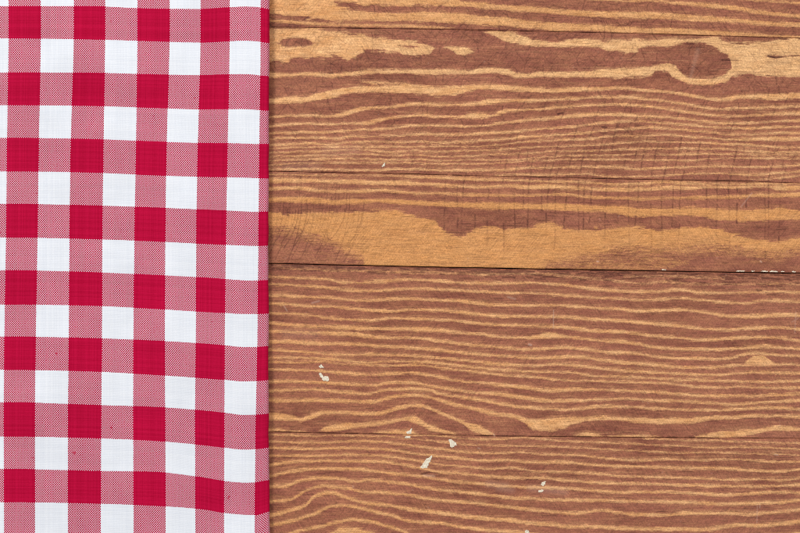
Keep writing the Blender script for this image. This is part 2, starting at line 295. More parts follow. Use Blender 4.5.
RR(3, (4,2,[(755,102,108),(790,95,108)]), (4,3,[(20,97,108),(100,98,110),(175,106,110)]))
RR(3, (4,3,[(340,103,108),(400,92,112),(440,82,112),(520,78,106),(580,72,98),(640,66,86),(700,58,80),(760,60,82),(800,66,80)]))
# ---- board 4
def F(th, *t): A_(LN(4, 4, th, *t))
F(7, [(20,96),(100,99),(200,101),(300,100),(400,101),(500,103),(620,111),(700,118),(770,126)], [(0,130),(100,138),(250,145),(450,148),(600,155),(780,160)],
  [(0,168),(150,172),(250,178),(400,175),(550,180),(650,182),(800,188)])
F(8, [(620,97),(700,99),(770,102)], [(0,105),(100,112),(220,118),(350,110),(450,115),(550,125),(700,130),(780,133)],
  [(0,135),(100,138),(200,145),(300,148),(450,155),(550,150),(650,155),(800,160)])
F(7, [], [], [(110,114),(200,118),(350,122),(500,125),(600,130),(800,135)])
F(10, [(20,126),(100,130),(250,133),(400,125),(500,128),(600,138),(700,150),(770,158)], [(0,160),(100,172),(250,180),(350,175),(450,182),(600,188),(700,196),(780,205)],
  [(0,208),(100,210),(200,205),(350,210),(500,207),(600,212),(700,218),(800,215)])
F(12, [(20,155),(100,158),(200,160),(300,158),(400,156),(500,160),(600,170),(700,185),(770,191)], [(0,194),(120,205),(200,212),(290,208),(400,218),(550,220),(700,232),(780,236)],
  [(0,240),(150,240),(280,245),(400,245),(500,250),(620,257),(700,260),(800,252)])
F(10, [(20,190),(200,190),(400,186),(500,190),(600,200),(700,216),(770,226)], [(0,232),(120,240),(220,248),(320,245),(420,258),(550,262),(700,272),(780,278)],
  [(0,282),(150,285),(300,288),(400,290),(500,298),(620,295),(750,298),(800,290)])
F(13, [(20,232),(80,222),(150,216),(300,212),(500,216),(600,228),(700,246),(770,260)], [(0,265),(100,270),(200,280),(300,286),(450,290),(550,298),(650,305),(780,312)],
  [(0,315),(150,315),(300,322),(500,325),(650,325),(800,320)])
F(14, [(20,282),(80,268),(130,258),(250,248),(400,250),(500,260),(600,272),(700,283),(770,293)], [(0,298),(100,308),(250,322),(330,328),(400,330),(500,334),(650,342),(780,351)],
  [(0,355),(100,352),(200,352),(350,358),(450,365),(600,358),(700,352),(800,355)])
F(14, [(20,328),(100,325),(140,308),(180,296),(250,288),(330,294),(400,303),(460,298),(530,304),(620,315),(700,330),(770,340)], [(0,345),(100,352),(250,370),(330,378),(400,380),(500,386),(700,388),(780,389)],
  [(0,392),(200,395),(350,398),(450,406),(600,402),(680,400),(800,388)])
F(14, [(20,393),(110,386),(150,365),(190,342),(260,325),(320,328),(380,338),(430,350),(550,356),(650,366),(700,378),(770,385)], [(0,388),(150,402),(300,418),(400,430),(520,440),(620,445),(720,435),(780,441)],
  [(0,445),(180,455),(300,445),(450,445),(560,450),(700,440),(800,432)])
F(17, [(20,457),(60,448),(100,436),(180,412),(210,380),(240,362),(300,355),(340,368),(380,382),(450,400),(550,410),(650,430),(770,441)], [(0,446),(120,462),(200,470),(300,476),(400,488),(500,497),(600,505),(700,505),(780,512)],
  [(0,514),(200,516),(400,518),(460,506),(520,500),(620,500),(720,494),(800,482)])
F(15, [(20,498),(120,480),(180,462),(240,440),(300,415),(350,412),(400,418),(480,436),(560,456),(640,480),(740,488),(770,490)], [(0,492),(80,505),(150,515),(250,524),(350,530),(450,545),(600,560),(780,575)],
  [(100,578),(400,575),(600,560),(800,535)])
F(15, [(60,560),(140,528),(230,508),(330,484),(400,475),(480,485),(540,502),(600,522),(660,545),(770,570)], [(100,590),(300,610)], [])
A_(B(4, [(4,1,[(270,545,560),(310,522,580),(350,512,620),(400,508,640),(450,520,600),(500,540,560)])]))

# off-frame continuation of the outer boards (seen only from another position)
OFF = []
for k in range(8):
    y = -14 - 9.5*k
    OFF.append((0, np.array([(-200, y-2, y+2), (150, y+3, y+6), (420, y-1, y+3), (700, y+2, y+6), (1000, y-2, y+1)], float), 9, 1))
for k in range(10):
    y = 552 + 10.5*k
    OFF.append((4, np.array([(-200, y-1, y+2), (150, y-8, y-5), (330, y-10+k, y-6+k), (480, y, y+4), (760, y+3, y+6), (1000, y-2, y+1)], float), 9, 1))

# seams between boards (x, y)
def seam(*p): return np.array(p, float)
SEAMS = [seam((-150,-96),(1000,-90)),
         seam((-150,25),(270,27.2),(445,29.3),(620,33),(800,38.3),(950,42)),
         seam((-150,168),(270,171.2),(320,172.4),(400,173.8),(445,175),(510,176.6),(620,178.9),(710,180.6),(755,181.5),(800,183.2),(950,186)),
         seam((-150,259),(270,263.6),(348,265.2),(445,267.3),(552,269.2),(620,270.4),(690,271.6),(732,272.4),(800,273.2),(950,275)),
         seam((-150,427),(270,432),(332,433.2),(445,435),(507,436.3),(620,437.1),(710,437.8),(800,438.5),(950,440)),
         seam((-150,650),(1000,648))]
GAP = [1, 0.15, 0.14, 0.46, 0.13, 1]     # half widths of the joints
def sm(t, x): return np.interp(x, t[:, 0], t[:, 1])

# ------------------------------------------------------------------ scratches, saw marks, pores: drawn onto a fine raster
RX0, RY0, RS = 255.0, -8.0, 0.5
RW, RH = int((812-RX0)/RS), int((545-RY0)/RS)
SCR = np.zeros((RH, RW), np.float32); WEAR = np.zeros((RH, RW), np.float32)
def stroke(F_, pts, wd, st):
    for (x0, y0), (x1, y1) in zip(pts[:-1], pts[1:]):
        ax, bx = sorted((x0, x1)); ay, by = sorted((y0, y1)); m = wd*2+1
        i0, i1 = max(0, int((ax-m-RX0)/RS)), min(RW, int((bx+m-RX0)/RS)+1)
        j0, j1 = max(0, int((ay-m-RY0)/RS)), min(RH, int((by+m-RY0)/RS)+1)
        if i1 <= i0 or j1 <= j0: continue
        X = RX0 + RS*np.arange(i0, i1)[None, :]; Y = RY0 + RS*np.arange(j0, j1)[:, None]
        dx, dy = x1-x0, y1-y0; L = dx*dx+dy*dy+1e-6
        t = np.clip(((X-x0)*dx+(Y-y0)*dy)/L, 0, 1)
        d = np.hypot(X-x0-t*dx, Y-y0-t*dy)
        v = st*np.clip(1.15 - d/wd, 0, 1)
        F_[j0:j1, i0:i1] = np.maximum(F_[j0:j1, i0:i1], v)
R = random.random
U = random.uniform
# vertical saw marks, centre and right
x = 446.0
while x < 796:
    top = U(140, 165) - (18 if x > 560 else 0); bot = U(215, 262)
    if x < 500: top, bot = U(170, 185), U(232, 246)
    tl = U(-2, 4); y = top; px_ = x
    while y < bot:
        n = U(4, 13); nx = px_ + U(-0.8, 0.8) - tl*n/60 - (0.22*n if y < 176 else 0)
        if R() < 0.86: stroke(SCR, [(px_, y), (nx, min(y+n, bot))], U(0.7, 1.2), U(0.15, 0.50))
        px_ = nx; y += n + U(0, 3)
    x += U(8.6, 12.2)
# leaning marks above them
for i in range(70):
    x = U(520, 800); y = U(82, 150); L = U(6, 16)
    stroke(SCR, [(x, y), (x-L*0.42, y+L)], 0.6, U(0.15, 0.45))
# curved cross scratches left in board 2
for i in range(30):
    x = 276 + i*2.95 + U(-1.2, 1.2); y = U(196, 214); e = U(238, 264); pts = []
    for t in np.linspace(0, 1, 6): pts.append((x + 3 - 15*t*t, y + (e-y)*t))
    stroke(SCR, pts, U(0.4, 0.6), U(0.22, 0.62))
for i in range(60):
    x = U(270, 350); y = U(172, 200); stroke(SCR, [(x, y), (x+U(-1, 1), y+U(5, 18))], 0.5, U(0.15, 0.4))
# fine slanted tooth marks over boards 2-4
for i in range(1500):
    x = U(270, 800); y = U(205, 533)
    if x < 620 and y < 262: continue
    L = U(3, 12); s_ = 0.9 if y < 330 else 0.6
    sg = 1 if y < 345 else (1 if R() < .6 else -1)
    stroke(SCR, [(x, y), (x+L*s_*sg, y+L*U(.7, 1.1))], 0.45, U(0.06, 0.24))
# crazed fine scratches of the top boards
for i in range(1700):
    x = U(268, 800); y = abs(random.gauss(0, 62)); 
    if y > 170: continue
    a = U(0, math.pi); L = U(3, 16); b = a + U(-0.9, 0.9)
    p1 = (x+L*math.cos(a)/2, y+L*math.sin(a)/2)
    stroke(SCR, [(x, y), p1, (p1[0]+L*math.cos(b)/2, p1[1]+L*math.sin(b)/2)], U(0.4, 0.65), U(0.12, 0.5))
for i in range(900):
    x = U(268, 800); y = U(60, 533); a = U(0, math.pi); L = U(2, 9)
    stroke(SCR, [(x, y), (x+L*math.cos(a), y+L*math.sin(a))], 0.45, U(0.10, 0.32))
# short cracks along the fibres
for i in range(1100):
    x = U(268, 800); y = U(0, 533); L = U(2, 14)
    stroke(SCR, [(x, y), (x+L, y+U(-.5, .6))], U(0.4, 0.6), U(0.12, 0.5))
for i in range(260):
    x = U(275, 660); y = U(208, 268); L = U(3, 22)
    m_ = y+U(-.6, .6); stroke(SCR, [(x, y), (x+L*.5, m_), (x+L, m_+U(-.5, .7))], U(0.35, 0.55), U(0.15, 0.55))
for i in range(60):
    x = U(725, 800); y = U(44, 76); L = U(3, 18)
    stroke(SCR, [(x, y), (x+L, y+U(0, 1.2))], U(0.4, 0.6), U(0.25, 0.65))
for p in ([(722,60),(737,60.5)], [(768,56),(776,58),(782,57)], [(558,114),(563,113)], [(602,127),(607,127.5)]):
    stroke(SCR, p, 1.0, 0.8)
stroke(SCR, [(330.5,54),(330.2,62),(331,73)], 0.5, 0.4); stroke(SCR, [(328,73.5),(333,73)], 0.9, 0.8)
for q in range(16):
    rr_ = U(0.25, 0.95); a0 = U(0, 6.28); a1 = a0 + U(0.8, 2.6)
    stroke(SCR, [(701+27*rr_*math.cos(a0+(a1-a0)*t/7), 61+16*rr_*math.sin(a0+(a1-a0)*t/7)) for t in range(8)], 0.7, U(0.10, 0.28))
# weathered strip under the open joint
for i in range(800):
    x = U(268, 800); y = sm(SEAMS[3], x) + abs(random.gauss(0, 1)) * (3.0 + 4.2*max(0, (x-440)/360)) + 0.8
    L = U(1.5, 11); stroke(SCR, [(x, y), (x+L, y+U(-.3, .6))], U(0.45, 0.9), U(0.2, 0.7))
for i in range(110):
    x = U(268, 800); sm_ = SEAMS[random.choice((1, 2, 4))]; y = sm(sm_, x)
    stroke(SCR, [(x, y), (x+U(3, 16), y+U(-.2, .3))], 0.8, U(0.2, 0.6))
# dent next to the long chip
for i in range(14): stroke(SCR, [(421+i*1.4, 474 - 1.8*math.sin(i/13*3.1)), (424+i*1.4, 474 - 1.8*math.sin(i/13*3.1)+.3)], 0.9, 0.6)
for i in range(10): stroke(SCR, [(432+i*1.4, 476.5), (436+i*1.4, 475.5)], 0.9, 0.35)
stroke(WEAR, [(424,475.5),(434,476)], 1.6, 0.30)
# pale rubs and hairline scratches
stroke(WEAR, [(553.6,310),(553.4,328)], 0.6, 0.45)
stroke(WEAR, [(757.5,504),(757,523)], 0.6, 0.30); stroke(WEAR, [(760,504),(760,508)], 0.6, 0.4)
stroke(WEAR, [(796,312),(795,333)], 0.8, 0.28); stroke(WEAR, [(792,322),(799,318)], 0.6, 0.3)
for t in range(9): stroke(WEAR, [(698-t*0.9, 50+t*3.4), (697-t*0.9, 53.4+t*3.4)], 3.2-0.15*t, 0.13)
stroke(WEAR, [(752,193),(741,207)], 0.7, 0.35); stroke(WEAR, [(284,306),(287,311)], 0.8, 0.4); stroke(WEAR, [(312,303),(319,301)], 1.2, 0.35)
stroke(WEAR, [(529,344.3),(531,344.9)], 1.5, 0.55); stroke(WEAR, [(760.5,261),(761.5,262)], 0.9, 0.7); stroke(WEAR, [(597,261.4),(598.5,261.6)], 0.8, 0.8)
stroke(WEAR, [(508,297),(515,299)], 1.3, 0.3); stroke(WEAR, [(775,454.5),(778,455)], 0.8, 0.6); stroke(WEAR, [(494,434.5),(494.5,436)], 0.8, 0.7)
stroke(WEAR, [(353,486),(353.3,487)], 0.8, 0.4); stroke(WEAR, [(478,448),(480,448.5)], 0.8, 0.4)
for cx_, cy_, r_ in ((497,485,9),(540,489,10),(556,491,9),(505,489,7)):
    stroke(WEAR, [(cx_-r_, cy_-1), (cx_+r_, cy_+1)], 4.5, 0.16)
for cx_, cy_ in ((300,166),(340,150),(300,334)): stroke(WEAR, [(cx_-14, cy_), (cx_+16, cy_)], 7, 0.09)
for i in range(260):
    x = U(270, 800); y = U(0, 533); stroke(WEAR, [(x, y), (x+U(-1.5, 1.5), y+U(-1.5, 1.5))], 0.5, U(0.08, 0.3))

def sample(F_, X, Y):
    u = np.clip((X-RX0)/RS, 0, RW-1.001); v = np.clip((Y-RY0)/RS, 0, RH-1.001)
    i = u.astype(int); j = v.astype(int); fu = u-i; fv = v-j
    val = (F_[j, i]*(1-fu)+F_[j, i+1]*fu)*(1-fv)+(F_[j+1, i]*(1-fu)+F_[j+1, i+1]*fu)*fv
    ok = (X > RX0+1) & (X < 810) & (Y > RY0+1) & (Y < 543)
    return np.where(ok, val, 0)

def vnoise(X, Y, sx, sy, seed):
    r = np.random.default_rng(seed); T = r.random((64, 64))
    u = X/sx; v = Y/sy; i = np.floor(u).astype(int); j = np.floor(v).astype(int); fu = u-i; fv = v-j
    fu = fu*fu*(3-2*fu); fv = fv*fv*(3-2*fv)
    g = lambda a, b: T[b % 64, a % 64]
    return (g(i, j)*(1-fu)+g(i+1, j)*fu)*(1-fv)+(g(i, j+1)*(1-fu)+g(i+1, j+1)*fu)*fv - 0.5

def smooth_interp(x, xp, fp):
    """gentle curve through the points (Catmull-Rom style, monotone enough for drawn bands)"""
    sl = np.diff(fp)/np.diff(xp); k = np.empty(len(xp)); k[0], k[-1] = sl[0], sl[-1]
    a_, b_ = sl[:-1], sl[1:]
    k[1:-1] = np.where(a_*b_ > 0, 2*a_*b_/np.where(a_+b_ == 0, 1, a_+b_), 0)
    i = np.clip(np.searchsorted(xp, x)-1, 0, len(xp)-2)
    h = xp[i+1]-xp[i]; t = np.clip((x-xp[i])/h, 0, 1)
    return (2*t**3-3*t**2+1)*fp[i]+(t**3-2*t**2+t)*h*k[i]+(-2*t**3+3*t**2)*fp[i+1]+(t**3-t**2)*h*k[i+1]

def grain_field(b, X, Y):
    wob = vnoise(X, Y, 12, 4, 11)*0.7 + vnoise(X, Y, 4, 2.0, 12)*0.7
    Yw = Y + wob
    sd = np.full(X.shape, -6.0)
    xs = X[0]; FING = vnoise(X, Y, 11, 1.5, 21)*3.6 + vnoise(X, Y, 4, 0.9, 22)*2.4
    for (bb, P, cap, sign) in BANDS + OFF:
        if bb != b: continue
        t = smooth_interp(xs, P[:, 0], P[:, 1]); o = smooth_interp(xs, P[:, 0], P[:, 2])
        o = np.maximum(o, t + 0.2)
        d = np.minimum(Yw - t[None, :], o[None, :] - Yw)
        x0, x1 = P[0, 0], P[-1, 0]
        left = np.where(x0 < 275, 99, (xs-x0)*0.5+0.3); right = np.where(x1 > 790, 99, (x1-xs)*0.5+0.3)
        A2 = np.clip((o-t-4)/10, 0, 1)[None, :]
        d = d + A2*(FING if sign > 0 else -FING)
        d = np.minimum(d, np.minimum(left, right)[None, :])
        d = np.minimum(d, cap)
        if sign > 0: sd = np.maximum(sd, d)
        else: sd = np.minimum(sd, -d)
    if b == 2:   # the wide golden area fades into brown along its lower edge
        e = np.interp(xs, [269,299,317,333,344,355,363,372,530,545,562,576,593,607,620,640,690,710,726,744,757,774,790,800],
                          [225,230,236,241,248,253,257,290,290,264,259,256,253,249,247,248,247,246,246,248,251,252,251,248])[None, :]
        dist = Y - e
        sd = np.where((np.abs(dist) < 22) & (Y > 205 + 0*dist) & (sd > -7), np.where(dist > 0, np.maximum(sd, 0.5-0.13*dist), np.minimum(sd, 0.5+0.22*(-dist))), sd)
    return np.clip(sd, -3, 3)

# ------------------------------------------------------------------ tabletop
def mesh_from_grid(name, P, mat, attrs=None):
    """P: (rows, cols, 3) grid of points"""
    r, c = P.shape[:2]
    idx = np.arange(r*c).reshape(r, c)
    q = np.stack([idx[:-1, :-1], idx[1:, :-1], idx[1:, 1:], idx[:-1, 1:]], -1).reshape(-1, 4)
    me = bpy.data.meshes.new(name)
    me.vertices.add(r*c); me.vertices.foreach_set('co', P.reshape(-1).astype(np.float32))
    me.loops.add(q.size); me.loops.foreach_set('vertex_index', q.reshape(-1).astype(np.int32))
    me.polygons.add(len(q)); me.polygons.foreach_set('loop_start', (np.arange(len(q))*4).astype(np.int32))
    me.polygons.foreach_set('use_smooth', np.ones(len(q), bool))
    for k, v in (attrs or {}).items():
        a = me.attributes.new(k, 'FLOAT', 'POINT'); a.data.foreach_set('value', v.reshape(-1).astype(np.float32))
    me.update(calc_edges=True); me.validate()
    me.materials.append(mat)
    return me
def link(name, me, parent=None):
    o = bpy.data.objects.new(name, me); C.objects.link(o); o.parent = parent; return o

table = bpy.data.objects.new('wooden_tabletop', None); C.objects.link(table)
table['label'] = 'worn brown-stained pine tabletop of horizontal boards with pale golden grain under the gingham cloth'
table['category'] = 'tabletop'
THICK = 0.018
xs = np.concatenate([np.arange(-140, 256, 3.0), np.arange(256, 812, 0.52), np.arange(813, 941, 3.0)])
LAB = ['outer board with broad striped grain above the knot board', 'board with a round dark knot and pale patches',
       'board with a wide plain golden area beside the open joint', 'board with close wavy grain below the open joint',
       'board with dense even grain lines and pale chips']
WARM = [0.35, -0.35, 0.75, 0.10, 0.10]
planks = []
for b in range(5):
    yt = sm(SEAMS[b], xs) + GAP[b]; yb = sm(SEAMS[b+1], xs) - GAP[b+1]
    yt = yt + np.maximum(vnoise(xs+500, xs*0, 16, 1, 30+b)*0.34, 0.03-GAP[b])      # never crosses its neighbour
    yb = yb + np.minimum(vnoise(xs+500, xs*0, 11, 1, 40+b)*0.30, GAP[b+1]-0.03)
    if b in (0, 4): n = 560
    else: n = int((yb-yt).max()/0.5)
    v = np.linspace(0, 1, n)
    if b == 0:  # dense only inside the frame
        v = np.concatenate([np.linspace(0, 0.76, 60, endpoint=False), np.linspace(0.76, 1, 80)])
    if b == 4:
        v = np.concatenate([np.linspace(0, 0.50, 212, endpoint=False), np.linspace(0.50, 1, 50)])
    X = np.repeat(xs[None, :], len(v), 0); Y = yt[None, :] + (yb-yt)[None, :]*v[:, None]
    g = grain_field(b, X, Y); halo = grain_field(b, X, Y + 1.9 + 0*X); s_ = sample(SCR, X, Y); wr = sample(WEAR, X, Y)
    warm = np.full(X.shape, WARM[b])
    if b == 1: warm = np.where(Y > 80, 0.0, WARM[1]); warm = warm + 0.35*np.clip((420-X)/80, 0, 1)*(Y < 80)
    if b == 2: warm = warm*np.clip((Y-186)/14, 0.3, 1)
    if b in (3, 4): warm = warm + 0.25*np.clip((520-X)/160, 0, 1)
    # surface relief: light ridges, cut scratches, eased edges
    et = Y - yt[None, :]; eb = yb[None, :] - Y; ed = np.minimum(et, eb)
    rnd = 0.5
    drop = -np.where(ed < rnd, (rnd-np.sqrt(np.clip(rnd**2-(rnd-ed)**2, 0, None)))*0.55, 0)
    if b == 2: drop = drop - 0.6*np.clip(1-eb/2.0, 0, 1)**2
    if b == 3: drop = drop - 0.9*np.clip(1-et/(2.5+3.5*np.clip((X-440)/360, 0, 1)), 0, 1)**1.5
    relief = 0.10*np.clip(g, -1, 1) - 0.30*s_ + 0.5*vnoise(X, Y, 90, 40, 77+b) + 0.12*vnoise(X, Y, 6, 1.6, 50+b)
    Zz = (drop + relief)*S
    P = np.stack([wx(X), wy(Y), Zz - 0.00012], -1)
    # side walls and underside
    def rim(P, row, z): q = P[row:row+1].copy(); q[..., 2] = z; return q
    n0 = len(v)
    P2 = np.concatenate([rim(P, 0, -THICK), rim(P, 0, -THICK*0.4), P, rim(P, n0-1, -THICK*0.4), rim(P, n0-1, -THICK)], 0)
    pad = lambda F_: np.concatenate([F_[:1], F_[:1], F_, F_[-1:], F_[-1:]], 0)
    # end grain: fold the outer columns down
    L = P2[:, :1].copy(); L[..., 2] = -THICK; Rr = P2[:, -1:].copy(); Rr[..., 2] = -THICK
    P3 = np.concatenate([L, P2, Rr], 1)
    pad2 = lambda F_: (lambda G: np.concatenate([G[:, :1], G, G[:, -1:]], 1))(pad(F_))
    me = mesh_from_grid('plank', P3, WOOD, dict(grain=pad2(g), halo=pad2(halo), scratch=pad2(s_), wear=pad2(wr), warmth=pad2(warm)))
    o = link('plank', me, table); o['label'] = LAB[b]; planks.append(o)

def box_mesh(name, x0, x1, y0, y1, z0, z1, mat):
    v = [(x, y, z) for z in (z0, z1) for y in (y0, y1) for x in (x0, x1)]
    f = [(0, 2, 3, 1), (4, 5, 7, 6), (0, 1, 5, 4), (2, 6, 7, 3), (0, 4, 6, 2), (1, 3, 7, 5)]
    me = bpy.data.meshes.new(name); me.from_pydata(v, [], f); me.update(); me.materials.append(mat); return me
link('backing_board', box_mesh('backing_board', wx(-130), wx(930), wy(640), wy(-86), -THICK-0.008, -THICK+0.010, BACK), table)

# ------------------------------------------------------------------ chips of pale paint
def fleck(board, pts, name='paint_fleck', th=0.00008, jit=0.5):
    c = np.mean(pts, 0); out = []
    n = len(pts)
    for i in range(n):
        a, b_ = np.array(pts[i], float), np.array(pts[(i+1) % n], float)
        L = np.hypot(*(b_-a)); m = max(1, int(L/0.7))
        for k in range(m):
            p = a+(b_-a)*k/m; out.append(p + np.array([U(-jit, jit), U(-jit, jit)]))
    V = []; N = len(out); z0 = -0.00006
    for p in out: V.append((wx(p[0]), wy(p[1]), z0-0.0001))
    for p in out:
        V.append((wx(p[0]), wy(p[1]), z0+th*0.6))
    for p in out:
        q = c+(p-c)*0.6; V.append((wx(q[0]), wy(q[1]), z0+th*U(0.9, 1.6)))
    V.append((wx(c[0]), wy(c[1]), z0+th*1.3))
    Fc = []
    for i in range(N):
        j = (i+1) % N
        Fc += [(j, i, N+i, N+j), (N+j, N+i, 2*N+i, 2*N+j), (2*N+j, 2*N+i, 3*N)]
    me = bpy.data.meshes.new(name); me.from_pydata(V, [], Fc); me.update(); me.materials.append(PAINT)
    o = link(name, me, planks[board]); return o
fleck(3, [(318.6,366.5),(320.8,364.4),(322.6,366),(324,367.5),(321,368.3)])
fleck(3, [(318.8,373.5),(321,372.8),(321.5,375.8),(323.5,378.3),(325.5,375.8),(328,376),(329,379),(328.6,381),(323.5,380.5),(321,377.6)])
fleck(3, [(406,432.5),(408.5,431.3),(411.8,428.2),(411.8,431),(410.6,433.6),(406.5,433.6)])
fleck(4, [(405,436.3),(410.6,436.3),(409.6,438.3),(405.2,438)])
fleck(4, [(448.4,440),(450.2,439),(452.6,440.4),(455,442),(457.4,445),(454.5,445.4),(452,447.6),(449.8,445.6),(450.4,442.8)])
fleck(4, [(432,454.8),(431.6,459),(429,463.5),(427,468),(422,468.2),(420.4,467),(423.4,463),(426,459),(430,457)])
fleck(4, [(540.5,484.8),(542.2,482),(545.6,481.2),(545.4,484),(543.2,485.8)])
fleck(4, [(538.2,490.3),(540.8,489.4),(543.2,490),(542.8,492),(538.6,492.1)])
fleck(4, [(524.6,530.5),(527,529.6),(529.6,531.5),(529,535),(525.4,534)])
fleck(1, [(381.8,166.6),(383.6,163.4),(385,162.8),(384.8,165.4),(383,167.4)])
for a, b_ in ((661.5, 667), (736, 745), (751,755), (761, 768.5), (769.5, 778), (781, 785), (792, 796)):
    ya = sm(SEAMS[3], a)-1.7; yb_ = sm(SEAMS[3], b_)-1.7
    fleck(2, [(a, ya+.2), (a+(b_-a)*.3, ya-.35), (b_, yb_), (b_-.8, yb_+.75), (a+.6, ya+.7)], jit=0.3)

# ------------------------------------------------------------------ the folded gingham cloth
def cloth_material():
    k = NT('gingham_cotton')
    c = k.attr('warp'); r = k.attr('weft')
    NW, NF = 30.0, 28.0
    co = k.grid_coord()
    # slight irregularity of the threads
    j1 = k.math('MULTIPLY', k.math('SUBTRACT', k.noise(k.map(co, (0.25, 0.25, 0.25)), 1.0, 2, 0.5), 0.5), 0.020)
    j2 = k.math('MULTIPLY', k.math('SUBTRACT', k.noise(k.map(co, (0.25, 0.25, 0.25), (50, 9, 0)), 1.0, 2, 0.5), 0.5), 0.020)
    cj = k.math('ADD', c, j1); rj = k.math('ADD', r, j2)
    ci = k.math('FLOOR', k.math('MULTIPLY', cj, NW)); ri = k.math('FLOOR', k.math('MULTIPLY', rj, NF))
    cf = k.math('FRACT', k.math('MULTIPLY', cj, NW)); rf = k.math('FRACT', k.math('MULTIPLY', rj, NF))
    over = k.math('FLOORED_MODULO', k.math('ADD', ci, ri), 2.0)
    isred = lambda v, n: k.math('LESS_THAN', k.math('FLOORED_MODULO', k.math('FLOOR', k.math('DIVIDE', k.math('ADD', v, 0.5), n)), 2.0), 0.5)
    wr_, fr_ = isred(ci, NW), isred(ri, NF)
    # dyed yarn is the fuller one: it bulges over the corners of each crossing, white shows as rounded dots
    d = k.math('POWER', k.math('ADD', k.math('POWER', k.math('ABSOLUTE', k.math('SUBTRACT', cf, 0.5)), 2.5), k.math('POWER', k.math('ABSOLUTE', k.math('SUBTRACT', rf, 0.5)), 2.5)), 0.4)
    dot = k.math('LESS_THAN', d, 0.445)
    own = k.math('ADD', k.math('MULTIPLY', over, wr_), k.math('MULTIPLY', k.math('SUBTRACT', 1.0, over), fr_))
    anyred = k.math('MAXIMUM', wr_, fr_)
    red = k.math('MAXIMUM', own, k.math('MULTIPLY', anyred, k.math('SUBTRACT', 1.0, dot)))
    # per-thread tone
    def thread(v, seed):
        n = k.n.new('ShaderNodeTexWhiteNoise'); n.noise_dimensions = '1D'; k.put(n.inputs['W'], k.math('ADD', v, seed)); return n.outputs['Value']
    tn = k.math('ADD', k.math('MULTIPLY', thread(ci, 3.3), 0.5), k.math('MULTIPLY', thread(ri, 71.7), 0.5))
    fz = k.noise(k.map(co, (0.8, 0.8, 0.8)), 1.0, 4, 0.7)
    tone = k.math('ADD', k.math('MULTIPLY', tn, 0.5), k.math('MULTIPLY', fz, 0.6))
    white = k.mix(k.rng(tone, 0.25, 0.8), (0.77, 0.80, 0.86), (0.86, 0.88, 0.92))
    slub = k.noise(k.map(co, (0.12, 0.5, 0.5)), 1.0, 3, 0.6)
    rr = k.mix(k.rng(tone, 0.2, 0.85), (0.385, 0.0, 0.027), (0.56, 0.004, 0.052))
    speck = k.rng(k.noise(k.map(co, (0.11, 0.17, 0.2), (4, 4, 0)), 1.0, 2, 0.5), 0.745, 0.765)         # slubs of dyed yarn
    red = k.math('MAXIMUM', red, k.math('MULTIPLY', speck, k.math('MULTIPLY', anyred, 0.8)))
    white = k.mix(anyred, white, (0.76, 0.66, 0.74))                                                 # pink light bleeding from the red yarn, painted into the pale yarn
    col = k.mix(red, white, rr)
    bigc = k.noise(k.map(co, (0.02, 0.03, 0.03)), 1.0, 3, 0.6)
    cc_ = k.n.new('ShaderNodeCombineColor')
    for i in range(3): k.put(cc_.inputs[i], k.rng(bigc, 0.3, 0.7, 0.95, 1.04))
    col = k.mix(1.0, col, cc_.outputs[0], 'MULTIPLY')
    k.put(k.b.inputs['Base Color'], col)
    k.b.inputs['Roughness'].default_value = 0.85; k.b.inputs['Specular IOR Level'].default_value = 0.08
    k.b.inputs['Sheen Weight'].default_value = 0.0; k.b.inputs['Sheen Roughness'].default_value = 0.5
    # plain-weave relief: each thread is round and dives under the crossing one
    hw = k.math('SINE', k.math('MULTIPLY', cf, math.pi)); hf = k.math('SINE', k.math('MULTIPLY', rf, math.pi))
    lw = k.math('MULTIPLY', hw, k.math('MULTIPLY_ADD', hf, 0.5, 0.5)); lf = k.math('MULTIPLY', hf, k.math('MULTIPLY_ADD', hw, 0.5, 0.5))
    h = k.math('ADD', k.math('MULTIPLY', over, lw), k.math('MULTIPLY', k.math('SUBTRACT', 1.0, over), lf))
    h = k.math('ADD', h, k.math('MULTIPLY', slub, 0.8))
    k.bump(h, 0.35, 0.00012)
    return k.m
CLOTH = cloth_material()

